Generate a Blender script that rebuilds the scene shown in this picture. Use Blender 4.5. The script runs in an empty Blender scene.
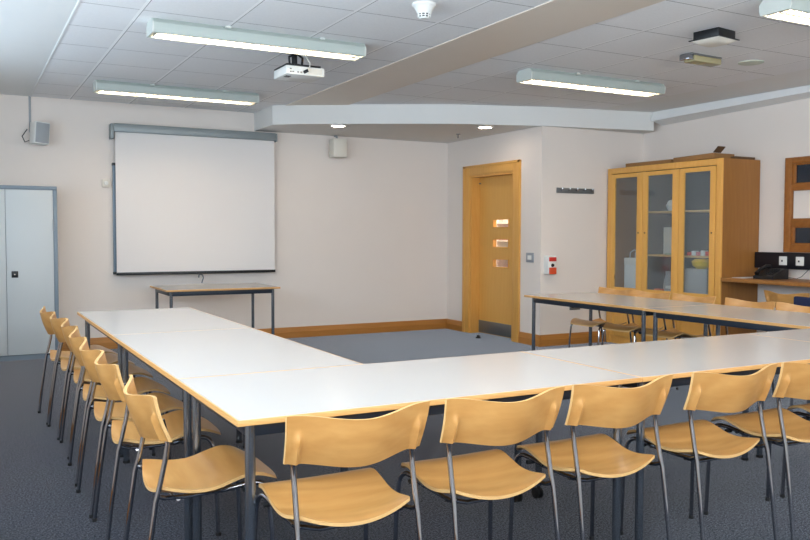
import bpy, bmesh, math, random
from mathutils import Vector, Matrix
random.seed(7)
S = bpy.context.scene
COL = S.collection
PI = math.pi

# ------------------------------------------------------------------ colour
def lin(r, g, b):
    def f(c):
        c /= 255.0
        return c / 12.92 if c <= 0.04045 else ((c + 0.055) / 1.055) ** 2.4
    return (f(r), f(g), f(b), 1.0)

# ------------------------------------------------------------------ materials
def new_mat(name):
    m = bpy.data.materials.new(name)
    m.use_nodes = True
    nt = m.node_tree
    return m, nt, nt.nodes['Principled BSDF']

def N(nt, kind, **kw):
    n = nt.nodes.new(kind)
    for k, v in kw.items():
        setattr(n, k, v)
    return n

def plain(name, col, rough=0.5, metal=0.0, spec=0.5, bump=0.0, bscale=200.0, noise=0.0, nscale=4.0):
    m, nt, b = new_mat(name)
    b.inputs['Base Color'].default_value = col
    b.inputs['Roughness'].default_value = rough
    b.inputs['Metallic'].default_value = metal
    b.inputs['Specular IOR Level'].default_value = spec
    tc = N(nt, 'ShaderNodeTexCoord')
    if noise > 0:
        nz = N(nt, 'ShaderNodeTexNoise')
        nz.inputs['Scale'].default_value = nscale
        nz.inputs['Detail'].default_value = 4
        nt.links.new(tc.outputs['Object'], nz.inputs['Vector'])
        mx = N(nt, 'ShaderNodeMix', data_type='RGBA')
        mx.inputs[6].default_value = tuple(c * (1 - noise) for c in col[:3]) + (1,)
        mx.inputs[7].default_value = tuple(min(1, c * (1 + noise)) for c in col[:3]) + (1,)
        nt.links.new(nz.outputs['Fac'], mx.inputs[0])
        nt.links.new(mx.outputs[2], b.inputs['Base Color'])
    if bump > 0:
        nb = N(nt, 'ShaderNodeTexNoise')
        nb.inputs['Scale'].default_value = bscale
        nb.inputs['Detail'].default_value = 2
        nt.links.new(tc.outputs['Object'], nb.inputs['Vector'])
        bp = N(nt, 'ShaderNodeBump')
        bp.inputs['Strength'].default_value = bump
        bp.inputs['Distance'].default_value = 0.002
        nt.links.new(nb.outputs['Fac'], bp.inputs['Height'])
        nt.links.new(bp.outputs['Normal'], b.inputs['Normal'])
    return m

def wood(name, c1, c2, scale=(1, 1, 1), rough=0.4, wave=3.0, dist=6.0, spec=0.4, vary=0.0):
    m, nt, b = new_mat(name)
    tc = N(nt, 'ShaderNodeTexCoord')
    mp = N(nt, 'ShaderNodeMapping')
    mp.inputs['Scale'].default_value = scale
    oi = N(nt, 'ShaderNodeObjectInfo')
    cmb = N(nt, 'ShaderNodeVectorMath', operation='SCALE')
    cmb.inputs[0].default_value = (7.3, 3.1, 5.7)
    nt.links.new(oi.outputs['Random'], cmb.inputs['Scale'])
    nt.links.new(cmb.outputs[0], mp.inputs['Location'])
    nt.links.new(tc.outputs['Object'], mp.inputs['Vector'])
    wv = N(nt, 'ShaderNodeTexWave', wave_type='BANDS', bands_direction='DIAGONAL')
    wv.inputs['Scale'].default_value = wave
    wv.inputs['Distortion'].default_value = dist
    wv.inputs['Detail'].default_value = 2
    wv.inputs['Detail Scale'].default_value = 0.8
    nt.links.new(mp.outputs[0], wv.inputs['Vector'])
    nz = N(nt, 'ShaderNodeTexNoise')
    nz.inputs['Scale'].default_value = 9.0
    nz.inputs['Detail'].default_value = 6
    nt.links.new(mp.outputs[0], nz.inputs['Vector'])
    mm = N(nt, 'ShaderNodeMix', data_type='FLOAT')
    mm.inputs[0].default_value = 0.7 if name.startswith('beech') else 0.88
    nt.links.new(wv.outputs['Fac'], mm.inputs[2])
    nt.links.new(nz.outputs['Fac'], mm.inputs[3])
    mx = N(nt, 'ShaderNodeMix', data_type='RGBA')
    mx.inputs[6].default_value = c1
    mx.inputs[7].default_value = c2
    nt.links.new(mm.outputs[0], mx.inputs[0])
    nt.links.new(mx.outputs[2], b.inputs['Base Color'])
    b.inputs['Roughness'].default_value = rough
    b.inputs['Specular IOR Level'].default_value = spec
    return m

def emit(name, col, s):
    m = bpy.data.materials.new(name)
    m.use_nodes = True
    nt = m.node_tree
    nt.nodes.remove(nt.nodes['Principled BSDF'])
    e = N(nt, 'ShaderNodeEmission')
    e.inputs[0].default_value = col
    e.inputs[1].default_value = s
    nt.links.new(e.outputs[0], nt.nodes['Material Output'].inputs[0])
    return m

def glass(name, tint, rough, gloss, opac=0.0, diff=(0.5, 0.5, 0.5, 1)):
    m = bpy.data.materials.new(name)
    m.use_nodes = True
    nt = m.node_tree
    nt.nodes.remove(nt.nodes['Principled BSDF'])
    t = N(nt, 'ShaderNodeBsdfTransparent'); t.inputs[0].default_value = tint
    g = N(nt, 'ShaderNodeBsdfGlossy'); g.inputs['Roughness'].default_value = rough
    g.inputs[0].default_value = (0.9, 0.95, 1, 1)
    mx = N(nt, 'ShaderNodeMixShader'); mx.inputs[0].default_value = gloss
    nt.links.new(t.outputs[0], mx.inputs[1]); nt.links.new(g.outputs[0], mx.inputs[2])
    out = mx
    if opac > 0:
        d = N(nt, 'ShaderNodeBsdfDiffuse'); d.inputs[0].default_value = diff
        m2 = N(nt, 'ShaderNodeMixShader'); m2.inputs[0].default_value = opac
        nt.links.new(mx.outputs[0], m2.inputs[1]); nt.links.new(d.outputs[0], m2.inputs[2])
        out = m2
    nt.links.new(out.outputs[0], nt.nodes['Material Output'].inputs[0])
    return m

def carpet_mat():
    m, nt, b = new_mat('carpet')
    tc = N(nt, 'ShaderNodeTexCoord')
    n1 = N(nt, 'ShaderNodeTexNoise'); n1.inputs['Scale'].default_value = 110; n1.inputs['Detail'].default_value = 3
    n1.inputs['Roughness'].default_value = 0.8
    n2 = N(nt, 'ShaderNodeTexNoise'); n2.inputs['Scale'].default_value = 3; n2.inputs['Detail'].default_value = 4
    nt.links.new(tc.outputs['Object'], n1.inputs['Vector'])
    nt.links.new(tc.outputs['Object'], n2.inputs['Vector'])
    r = N(nt, 'ShaderNodeValToRGB')
    r.color_ramp.elements[0].position = 0.40; r.color_ramp.elements[0].color = lin(6, 8, 14)
    r.color_ramp.elements[1].position = 0.60; r.color_ramp.elements[1].color = lin(66, 72, 86)
    nt.links.new(n1.outputs['Fac'], r.inputs[0])
    mx = N(nt, 'ShaderNodeMix', data_type='RGBA', blend_type='MULTIPLY')
    mx.inputs[0].default_value = 0.25
    nt.links.new(r.outputs[0], mx.inputs[6]); nt.links.new(n2.outputs['Color'], mx.inputs[7])
    nt.links.new(mx.outputs[2], b.inputs['Base Color'])
    b.inputs['Roughness'].default_value = 0.95
    b.inputs['Specular IOR Level'].default_value = 0.1
    r2 = N(nt, 'ShaderNodeMapRange'); r2.inputs[1].default_value = 0.4; r2.inputs[2].default_value = 0.6; r2.inputs[3].default_value = 0.25; r2.inputs[4].default_value = 1.0
    nt.links.new(n1.outputs['Fac'], r2.inputs[0]); nt.links.new(r2.outputs[0], b.inputs['Sheen Weight'])
    b.inputs['Sheen Roughness'].default_value = 0.27
    b.inputs['Sheen Tint'].default_value = (0.93, 0.94, 1, 1)
    bp = N(nt, 'ShaderNodeBump'); bp.inputs['Strength'].default_value = 0.5; bp.inputs['Distance'].default_value = 0.004
    nt.links.new(n1.outputs['Fac'], bp.inputs['Height']); nt.links.new(bp.outputs[0], b.inputs['Normal'])
    return m

def tile_mat(name, ox, px, oy, py):
    """mineral-fibre tiles: T-bars with painted highlights along the room, dark hairline joints across it"""
    m, nt, b = new_mat(name)
    tc = N(nt, 'ShaderNodeTexCoord'); sp = N(nt, 'ShaderNodeSeparateXYZ')
    nt.links.new(tc.outputs['Object'], sp.inputs[0])
    def line(axis, off, period, lo, hi):
        a = N(nt, 'ShaderNodeMath', operation='SUBTRACT'); a.inputs[1].default_value = off - 50 * period
        nt.links.new(sp.outputs[axis], a.inputs[0])
        q = N(nt, 'ShaderNodeMath', operation='MODULO'); q.inputs[1].default_value = period
        nt.links.new(a.outputs[0], q.inputs[0])
        g = N(nt, 'ShaderNodeMath', operation='GREATER_THAN'); g.inputs[1].default_value = lo
        l = N(nt, 'ShaderNodeMath', operation='LESS_THAN'); l.inputs[1].default_value = hi
        nt.links.new(q.outputs[0], g.inputs[0]); nt.links.new(q.outputs[0], l.inputs[0])
        mm = N(nt, 'ShaderNodeMath', operation='MULTIPLY')
        nt.links.new(g.outputs[0], mm.inputs[0]); nt.links.new(l.outputs[0], mm.inputs[1])
        return mm.outputs[0]
    base = lin(243, 243, 244)
    nz = N(nt, 'ShaderNodeTexNoise'); nz.inputs['Scale'].default_value = 60; nz.inputs['Detail'].default_value = 3
    nt.links.new(tc.outputs['Object'], nz.inputs['Vector'])
    m0 = N(nt, 'ShaderNodeMix', data_type='RGBA')
    m0.inputs[6].default_value = tuple(c * 0.93 for c in base[:3]) + (1,); m0.inputs[7].default_value = tuple(min(1, c * 1.05) for c in base[:3]) + (1,)
    nt.links.new(nz.outputs['Fac'], m0.inputs[0])
    cur = m0.outputs[2]
    for (ax, off, per, lo, hi, colr, fac) in (
            ('Y', oy, py, 0.0, 0.007, lin(120, 118, 118), 0.85),
            ('X', ox, px, 0.0, 0.020, lin(255, 255, 255), 1.0),  # light caught on the T-bars, put into the colour as a white line
            ('X', ox, px, 0.020, 0.025, lin(128, 126, 126), 0.85)):
        mk = line(ax, off, per, lo, hi)
        sc = N(nt, 'ShaderNodeMath', operation='MULTIPLY'); sc.inputs[1].default_value = fac
        nt.links.new(mk, sc.inputs[0])
        mx = N(nt, 'ShaderNodeMix', data_type='RGBA')
        nt.links.new(sc.outputs[0], mx.inputs[0]); nt.links.new(cur, mx.inputs[6])
        mx.inputs[7].default_value = colr
        cur = mx.outputs[2]
    nt.links.new(cur, b.inputs['Base Color'])
    b.inputs['Roughness'].default_value = 0.9
    b.inputs['Specular IOR Level'].default_value = 0.15
    return m

M = {}
M['wall'] = plain('wall_paint', lin(235, 225, 217), 0.85, bump=0.15, bscale=90, noise=0.02, nscale=3)
M['soffit'] = plain('soffit_paint', lin(226, 225, 222), 0.85, bump=0.1, noise=0.02)
M['strip'] = plain('satin_strip_paint', lin(226, 214, 200), 0.45, noise=0.02)
M['plaster'] = plain('grey_ceiling_paint', lin(236, 236, 234), 0.8, noise=0.02)
M['white_trim'] = plain('white_gloss_trim', lin(236, 236, 236), 0.4)
M['carpet'] = carpet_mat()
M['tiles_a'] = tile_mat('ceiling_tiles_left', 1.02, 0.6, 4.19, 0.62)
M['tiles_b'] = tile_mat('ceiling_tiles_right', 4.185, 0.606, 4.31, 0.627)
M['oak'] = wood('golden_oak', lin(220, 156, 74), lin(236, 182, 100), (5, 5, 0.5), 0.4, 2.5, 5)
M['oak_h'] = wood('golden_oak_horizontal', lin(160, 102, 44), lin(196, 136, 66), (0.4, 0.4, 12), 0.4, 2.5, 4)
M['oak_door'] = wood('oak_door_veneer', lin(224, 164, 80), lin(236, 182, 98), (6, 6, 0.35), 0.35, 1.6, 3)
M['oak_dark'] = wood('oak_side_veneer', lin(150, 98, 46), lin(172, 118, 60), (5, 5, 0.4), 0.4, 2.0, 5)
M['hatch'] = wood('stained_oak', lin(140, 86, 40), lin(176, 114, 56), (3, 3, 3), 0.4, 2.0, 4)
M['beech'] = wood('beech_ply', lin(186, 130, 68), lin(212, 160, 96), (1.0, 6, 6), 0.3, 1.3, 8, spec=0.5)
M['beech_edge'] = plain('beech_ply_edge', lin(216, 172, 112), 0.5, noise=0.08, nscale=60)
M['band'] = wood('beech_table_edge', lin(204, 148, 84), lin(222, 174, 112), (4, 4, 30), 0.4, 2, 2)
M['laminate'] = plain('pale_laminate', lin(200, 196, 192), 0.20, noise=0.01, spec=0.5)
M['laminate_warm'] = M['laminate']
M['chrome'] = plain('chrome', (0.40, 0.41, 0.44, 1), 0.07, 1.0)
M['steel'] = plain('dark_steel_tube', (0.22, 0.25, 0.29, 1), 0.2, 0.9)
M['apron'] = plain('slate_steel', lin(40, 48, 60), 0.4, 0.3)
M['black'] = plain('black_plastic', lin(18, 19, 22), 0.4)
M['rubber'] = plain('black_rubber', lin(22, 22, 24), 0.7)
M['navy'] = plain('navy_cloth', lin(22, 34, 72), 0.8, bump=0.3, noise=0.1)
M['trunk'] = plain('black_trunking', lin(14, 17, 28), 0.45)
M['white_p'] = plain('white_plastic', lin(232, 232, 228), 0.4)
M['grey_p'] = plain('grey_plastic', lin(160, 164, 168), 0.5)
M['cream_p'] = plain('cream_plastic', lin(226, 220, 208), 0.5)
M['lamp_case'] = plain('lamp_casing', lin(170, 178, 172), 0.4)
M['lamp_end'] = plain('lamp_end_plastic', lin(196, 200, 194), 0.4)
M['louvre'] = plain('lamp_louvre', (0.45, 0.42, 0.36, 1), 0.6, 0.0)
M['tube'] = emit('lit_tube', (1.0, 0.78, 0.56, 1), 38)
M['down'] = emit('lit_downlight', (1.0, 0.86, 0.72, 1), 40)
M['screen'] = plain('matt_screen_cloth', lin(232, 228, 226), 0.9)
M['screen_case'] = plain('screen_case', lin(138, 146, 148), 0.4, 0.2)
M['alu'] = plain('aluminium', lin(104, 118, 132), 0.35, 0.6)
M['cab_door'] = plain('cupboard_door_paint', lin(206, 212, 214), 0.4)
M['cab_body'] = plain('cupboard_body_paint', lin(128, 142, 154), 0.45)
M['brushed'] = plain('brushed_steel', lin(122, 124, 126), 0.35, 0.6)
M['switch'] = plain('satin_switch', lin(160, 166, 174), 0.35, 0.3)
M['red'] = plain('red_plastic', lin(206, 44, 34), 0.4)
M['orange'] = plain('orange_red_plastic', lin(226, 84, 44), 0.5)
M['yellow'] = plain('yellow_plastic', lin(236, 196, 20), 0.4)
M['card'] = plain('brown_cardboard', lin(150, 108, 62), 0.8, noise=0.1, nscale=12)
M['card_d'] = plain('dark_cardboard', lin(92, 66, 42), 0.8, noise=0.1)
M['paper'] = plain('white_paper', lin(226, 230, 232), 0.7)
M['magenta'] = plain('pink_card', lin(196, 92, 112), 0.6)
M['green'] = plain('pale_green_card', lin(150, 184, 150), 0.6)
M['bluec'] = plain('blue_card', lin(72, 112, 168), 0.6)
M['glass_cab'] = glass('frosted_cabinet_glass', (0.94, 0.97, 0.98, 1), 0.12, 0.10, 0.03, (0.45, 0.52, 0.55, 1))
M['glass_dark'] = plain('dark_glass', lin(22, 32, 46), 0.12, spec=0.6)
M['glass'] = glass('clear_glass', (0.95, 0.97, 0.97, 1), 0.02, 0.06)
M['diff_glass'] = plain('khaki_diffuser', lin(168, 158, 120), 0.25)
M['pale_green_p'] = plain('pale_green_plastic', lin(196, 204, 190), 0.5)
M['cab_in'] = plain('cabinet_lining', lin(66, 76, 84), 0.7)
M['shelf'] = wood('shelf_board', lin(200, 160, 100), lin(220, 185, 130), (1, 1, 6), 0.5, 2, 2)

# ------------------------------------------------------------------ mesh helpers
class MB:
    def __init__(self):
        self.bm = bmesh.new()
    def _new(self, verts):
        return [self.bm.verts.new(v) for v in verts]
    def box(self, x0, x1, y0, y1, z0, z1, bev=0.0, seg=2, mat=None, mi=0):
        vs = [(x0, y0, z0), (x1, y0, z0), (x1, y1, z0), (x0, y1, z0), (x0, y0, z1), (x1, y0, z1), (x1, y1, z1), (x0, y1, z1)]
        if mat is not None:
            vs = [mat @ Vector(v) for v in vs]
        v = self._new(vs)
        fs = []
        for f in ((0, 3, 2, 1), (4, 5, 6, 7), (0, 1, 5, 4), (1, 2, 6, 5), (2, 3, 7, 6), (3, 0, 4, 7)):
            nf = self.bm.faces.new([v[i] for i in f]); nf.material_index = mi; fs.append(nf)
        if bev > 0:
            es = list({e for f in fs for e in f.edges})
            bmesh.ops.bevel(self.bm, geom=es, offset=bev, segments=seg, profile=0.5, affect='EDGES')
        return self
    def prism(self, poly, z0, z1, axis='z'):
        def P(a, b, c):
            return {'z': (a, b, c), 'x': (c, a, b), 'y': (a, c, b)}[axis]
        lo = self._new([P(a, b, z0) for a, b in poly]); hi = self._new([P(a, b, z1) for a, b in poly])
        n = len(poly)
        self.bm.faces.new(list(reversed(lo))); self.bm.faces.new(hi)
        for i in range(n):
            self.bm.faces.new([lo[i], lo[(i + 1) % n], hi[(i + 1) % n], hi[i]])
        bmesh.ops.recalc_face_normals(self.bm, faces=self.bm.faces[:])
        return self
    def tube(self, pts, r, seg=12, cap=True, rad=None):
        pts = [Vector(p) for p in pts]
        rings = []
        up = None
        for i, p in enumerate(pts):
            if i == 0: t = pts[1] - p
            elif i == len(pts) - 1: t = p - pts[i - 1]
            else: t = (pts[i + 1] - p).normalized() + (p - pts[i - 1]).normalized()
            t.normalize()
            if up is None:
                up = Vector((0, 0, 1)) if abs(t.z) < 0.9 else Vector((1, 0, 0))
            a = (up - t * up.dot(t)).normalized(); b = t.cross(a); up = a
            rr = rad[i] if rad else r
            rings.append(self._new([p + (a * math.cos(2 * PI * k / seg) + b * math.sin(2 * PI * k / seg)) * rr for k in range(seg)]))
        for A, B in zip(rings, rings[1:]):
            for k in range(seg):
                self.bm.faces.new([A[k], A[(k + 1) % seg], B[(k + 1) % seg], B[k]])
        if cap:
            self.bm.faces.new(list(reversed(rings[0]))); self.bm.faces.new(rings[-1])
        return self
    def lathe(self, prof, c=(0, 0, 0), seg=24, ring=False):
        rings = []
        for r, z in prof:
            if r <= 1e-6: rings.append(self._new([(c[0], c[1], c[2] + z)]))
            else: rings.append(self._new([(c[0] + r * math.cos(2 * PI * k / seg), c[1] + r * math.sin(2 * PI * k / seg), c[2] + z) for k in range(seg)]))
        for A, B in zip(rings, rings[1:]):
            for k in range(seg):
                k2 = (k + 1) % seg
                if len(A) == 1 and len(B) == 1: continue
                if len(A) == 1: self.bm.faces.new([A[0], B[k], B[k2]])
                elif len(B) == 1: self.bm.faces.new([A[k], A[k2], B[0]])
                else: self.bm.faces.new([A[k], A[k2], B[k2], B[k]])
        for R in (() if ring else (rings[0], rings[-1])):
            if len(R) > 1: self.bm.faces.new(R)
        bmesh.ops.recalc_face_normals(self.bm, faces=self.bm.faces[:])
        return self
    def sheet(self, fn, nu, nv, edge_mi=0):
        """closed shell from fn(u, v) -> (top point, bottom point)"""
        T, B = [], []
        for j in range(nv + 1):
            tr, br = [], []
            for i in range(nu + 1):
                t, b = fn(i / nu, j / nv)
                tr.append(self.bm.verts.new(t)); br.append(self.bm.verts.new(b))
            T.append(tr); B.append(br)
        for j in range(nv):
            for i in range(nu):
                self.bm.faces.new([T[j][i], T[j][i + 1], T[j + 1][i + 1], T[j + 1][i]])
                self.bm.faces.new([B[j][i], B[j + 1][i], B[j + 1][i + 1], B[j][i + 1]])
        def q(a, b, c, d):
            f = self.bm.faces.new([a, b, c, d]); f.material_index = edge_mi
        for i in range(nu):
            q(T[0][i], B[0][i], B[0][i + 1], T[0][i + 1]); q(T[nv][i + 1], B[nv][i + 1], B[nv][i], T[nv][i])
        for j in range(nv):
            q(T[j + 1][0], B[j + 1][0], B[j][0], T[j][0]); q(T[j][nu], B[j][nu], B[j + 1][nu], T[j + 1][nu])
        bmesh.ops.recalc_face_normals(self.bm, faces=self.bm.faces[:])
        return self
    def build(self, name, mats, parent=None, loc=None, rotz=0.0):
        me = bpy.data.meshes.new(name)
        self.bm.to_mesh(me); self.bm.free()
        for p in me.polygons: p.use_smooth = True
        me.set_sharp_from_angle(angle=math.radians(32))
        if not isinstance(mats, (list, tuple)): mats = [mats]
        for m in mats: me.materials.append(m)
        o = bpy.data.objects.new(name, me)
        COL.objects.link(o)
        if parent is not None: o.parent = parent
        if loc is not None: o.location = loc
        o.rotation_euler = (0, 0, rotz)
        return o

def tag(o, label=None, cat=None, group=None, kind=None):
    if label: o['label'] = label
    if cat: o['category'] = cat
    if group: o['group'] = group
    if kind: o['kind'] = kind
    return o

def thing(name, label, cat, loc=(0, 0, 0), rotz=0.0, group=None):
    o = bpy.data.objects.new(name, None)
    o.empty_display_size = 0.05
    COL.objects.link(o)
    o.location = loc; o.rotation_euler = (0, 0, rotz)
    return tag(o, label, cat, group)

def struct(mb, name, mats):
    return tag(mb.build(name, mats), kind='structure')

def dup(root, loc, rotz, label, group=None):
    r = root.copy(); COL.objects.link(r)
    r.location = loc; r.rotation_euler = (0, 0, rotz)
    r['label'] = label
    if group: r['group'] = group
    for ch in list(root.children):
        c = ch.copy(); COL.objects.link(c); c.parent = r
        for g in list(ch.children):
            d = g.copy(); COL.objects.link(d); d.parent = c
    return r

# ------------------------------------------------------------------ room shell
XL, XR, YB, YF, YS, ZC = -0.62, 7.21, 9.40, 7.39, -0.9, 2.67
XD = 5.70
struct(MB().box(XL - 0.2, XR + 0.2, YS - 0.2, YB + 0.2, -0.1, 0.0), 'floor', M['carpet'])
struct(MB().box(XL - 0.2, XD, YB, YB + 0.2, 0, ZC + 0.1), 'wall_back', M['wall'])
# left wall with three window openings
wy = [(-0.6, 1.5), (1.9, 4.6), (5.0, 7.7)]
wz = (1.2, 2.42)
mb = MB()
mb.box(XL - 0.2, XL, YS - 0.2, YB + 0.2, 0, wz[0]); mb.box(XL - 0.2, XL, YS - 0.2, YB + 0.2, wz[1], ZC + 0.1)
ys = [YS - 0.2] + [v for w in wy for v in w] + [YB + 0.2]
for a, b in zip(ys[0::2], ys[1::2]): mb.box(XL - 0.2, XL, a, b, wz[0], wz[1])
struct(mb, 'wall_left', M['wall'])
for i, (a, b) in enumerate(wy):
    mb = MB()
    for (y0, y1, z0, z1) in ((a, b, wz[0], wz[0] + .05), (a, b, wz[1] - .05, wz[1]), (a, a + .05, wz[0] + .05, wz[1] - .05), (b - .05, b, wz[0] + .05, wz[1] - .05), ((a + b) / 2 - .03, (a + b) / 2 + .03, wz[0] + .05, wz[1] - .05)):
        mb.box(XL - 0.12, XL - 0.06, y0, y1, z0, z1)
    w = struct(mb, 'window_%d' % (i + 2), M['white_p'])
    MB().box(XL - 0.093, XL - 0.087, a + .05, b - .05, wz[0] + .05, wz[1] - .05).build('pane', M['glass'], w)
    MB().box(XL - 0.06, XL + 0.03, a - .03, b + .03, wz[0] - .03, wz[0]).build('window_sill', M['white_trim'], w)
wx = [(-0.3, 2.0), (2.4, 4.7), (5.0, 7.0)]
wzl = wz
wz = (1.45, 2.42)
mb = MB()
mb.box(XL, XR + .2, YS - .2, YS, 0, wz[0]); mb.box(XL, XR + .2, YS - .2, YS, wz[1], ZC + .1)
xs = [XL] + [v for q in wx for v in q] + [XR + .2]
for a, b in zip(xs[0::2], xs[1::2]): mb.box(a, b, YS - .2, YS, wz[0], wz[1])
struct(mb, 'wall_front', M['wall'])
for i, (a, b) in enumerate(wx):
    mb = MB()
    for (y0, y1, z0, z1) in ((a, b, wz[0], wz[0] + .05), (a, b, wz[1] - .05, wz[1]), (a, a + .05, wz[0] + .05, wz[1] - .05), (b - .05, b, wz[0] + .05, wz[1] - .05), ((a + b) / 2 - .03, (a + b) / 2 + .03, wz[0] + .05, wz[1] - .05)):
        mb.box(y0, y1, YS - .12, YS - .06, z0, z1)
    w = struct(mb, 'window_%d' % (i + 5), M['white_p'])
    MB().box(a + .05, b - .05, YS - .093, YS - .087, wz[0] + .05, wz[1] - .05).build('pane', M['glass'], w)
    MB().box(a - .03, b + .03, YS - .06, YS + .03, wz[0] - .03, wz[0]).build('window_sill', M['white_trim'], w)
struct(MB().box(XR, XR + 0.2, YS - 0.2, YB + 0.2, 0, ZC + 0.1), 'wall_right', M['wall'])
wzf = wz
wz = wzl
# door wall (opening 7.90..8.84) and the short wall facing the room
DY0, DY1, DZ = 7.90, 8.84, 2.0
mb = MB(); mb.box(XD, XD + .14, YF, DY0, 0, ZC); mb.box(XD, XD + .14, DY1, YB + .2, 0, ZC); mb.box(XD, XD + .14, DY0, DY1, DZ, ZC)
struct(mb, 'wall_door', M['wall'])
struct(MB().box(XD + .14, XR, YF, YF + 0.12, 0, ZC), 'wall_alcove', M['wall'])
struct(MB().box(XD, XR, YB, YB + .2, 0, ZC), 'wall_corridor', M['wall'])
# ceiling
struct(MB().box(0.66, 3.165, YS - 0.1, YB + .1, ZC, ZC + .05), 'ceiling', M['tiles_a'])
struct(MB().box(3.75, 6.37, YS - 0.1, YB + .1, ZC, ZC + .05), 'ceiling', M['tiles_b'])
struct(MB().box(XL - 0.1, 0.66, YS - 0.1, YB + .1, ZC, ZC + .05), 'ceiling', M['plaster'])
struct(MB().box(3.165, 3.75, YS - 0.1, YB + .1, ZC - .006, ZC + .05), 'ceiling', M['strip'])
struct(MB().box(6.37, XR + .1, YS - 0.1, YB + .1, ZC, ZC + .05), 'ceiling', M['plaster'])
struct(MB().box(0.654, 0.668, YS, YB, ZC - .005, ZC), 'trim_1', M['plaster'])
# curved bulkhead
poly = [(3.05, 9.40), (3.05, 8.76)]
curve = [(3.05, 8.76), (3.28, 8.56), (3.55, 8.40), (3.8, 8.25), (4.02, 8.12), (4.24, 8.0), (4.48, 7.86), (4.72, 7.73), (4.98, 7.63), (5.26, 7.54), (5.48, 7.46), (5.7, 7.37), (6.05, 7.30), (6.4, 7.235), (6.75, 7.165), (7.08, 7.09)]
poly += curve[1:] + [(7.205, 7.38), (XD + .005, 7.385), (XD - .003, 7.39), (XD - .003, 9.40)]
struct(MB().prism(poly, 2.46, ZC + .01), 'trim_2', M['soffit'])
# right-hand sloping soffit and its white rail
mb = MB()
sec = [(7.09, 2.57, 2.525), (4.6, 2.615, 2.59), (YS, 2.615, 2.59)]
rows = [mb._new([(7.06, y, ZC + .01), (7.06, y, zb), (XR - .003, y, zw), (XR - .003, y, ZC + .01)]) for y, zb, zw in sec]
for A, B in zip(rows, rows[1:]):
    for k in range(4): mb.bm.faces.new([A[k], A[(k + 1) % 4], B[(k + 1) % 4], B[k]])
mb.bm.faces.new(rows[0]); mb.bm.faces.new(rows[-1][::-1])
bmesh.ops.recalc_face_normals(mb.bm, faces=mb.bm.faces[:])
struct(mb, 'trim_3', M['plaster'])
mb = MB()
rows = [mb._new([(7.035, y, zb + .055), (7.035, y, zb - .005), (7.06, y, zb - .005), (7.06, y, zb + .055)]) for y, zb, zw in sec]
for A, B in zip(rows, rows[1:]):
    for k in range(4): mb.bm.faces.new([A[k], A[(k + 1) % 4], B[(k + 1) % 4], B[k]])
mb.bm.faces.new(rows[0]); mb.bm.faces.new(rows[-1][::-1])
bmesh.ops.recalc_face_normals(mb.bm, faces=mb.bm.faces[:])
struct(mb, 'trim_4', M['white_trim'])
# skirting: two-step oak boards
SK = [(0, 0), (0.022, 0), (0.022, 0.072), (0.018, 0.078), (0.016, 0.12), (0.010, 0.13), (0, 0.13)]
def skirt(a, b, name):
    a = Vector((a[0], a[1], 0)); b = Vector((b[0], b[1], 0)); d = (b - a).normalized(); n = Vector((d.y, -d.x, 0))
    mb = MB()
    A = mb._new([a + n * (q + .001) + Vector((0, 0, z)) for q, z in SK]); B = mb._new([b + n * (q + .001) + Vector((0, 0, z)) for q, z in SK])
    k = len(SK)
    for i in range(k): mb.bm.faces.new([A[i], A[(i + 1) % k], B[(i + 1) % k], B[i]])
    mb.bm.faces.new(A[::-1]); mb.bm.faces.new(B)
    bmesh.ops.recalc_face_normals(mb.bm, faces=mb.bm.faces[:])
    struct(mb, name, M['oak_h'])
skirt((0.87, YB), (XD - .02, YB), 'baseboard_back')
skirt((XD, YB - .0), (XD, 8.99), 'baseboard_door')
skirt((XD, 7.77), (XD, YF - .022), 'baseboard_door')
skirt((XD - .022, YF), (6.63, YF), 'baseboard_alcove')
skirt((XL, YS), (XL, YB), 'baseboard_left')

# ------------------------------------------------------------------ door
d = struct(MB().box(XD + .12, XD + .165, DY0 + .002, DY1 - .002, .006, DZ - .002), 'door_1', M['oak_door'])
# rebuild leaf as rails and stiles round three vision panels
bm = bmesh.new()
lx0, lx1 = XD + .12, XD + .165
py0, py1 = 8.165, 8.508
pz = [(1.335, 1.45), (1.09, 1.205), (0.845, 0.96)]
mb = MB()
mb.box(lx0, lx1, DY0 + .003, py0, .006, DZ - .003); mb.box(lx0, lx1, py1, DY1 - .003, .006, DZ - .003)
zz = [.006] + [v for p in reversed(pz) for v in p] + [DZ - .003]
for a, b in zip(zz[0::2], zz[1::2]): mb.box(lx0, lx1, py0, py1, a, b)
me = d.data; mb.bm.to_mesh(me)
for p in me.polygons: p.use_smooth = False
bm.free(); mb.bm.free()
for (a, b) in pz:
    mb = MB()
    for (y0, y1, z0, z1) in ((py0, py1, a, a + .012), (py0, py1, b - .012, b), (py0, py0 + .012, a + .012, b - .012), (py1 - .012, py1, a + .012, b - .012)):
        mb.box(lx0 - .008, lx1, y0, y1, z0, z1)
    fr = mb.build('vision_panel', M['oak'], d)
    MB().box(lx0 + .02, lx0 + .026, py0 + .012, py1 - .012, a + .012, b - .012).build('pane', M['glass'], fr)
MB().box(lx0 - .004, lx0, DY0 + .03, DY1 - .03, .012, .165, .001).build('kick_plate', M['brushed'], d)
mb = MB().tube([(lx0 - .02, 8.06, .985), (lx0, 8.06, .985)], .012)
mb.build('lock', M['brushed'], d)
MB().tube([(lx0 - .006, DY1 - .06, 1.9), (lx0 - .006, DY1 - .01, 1.9)], .008).build('door_closer', M['brushed'], d)
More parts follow.
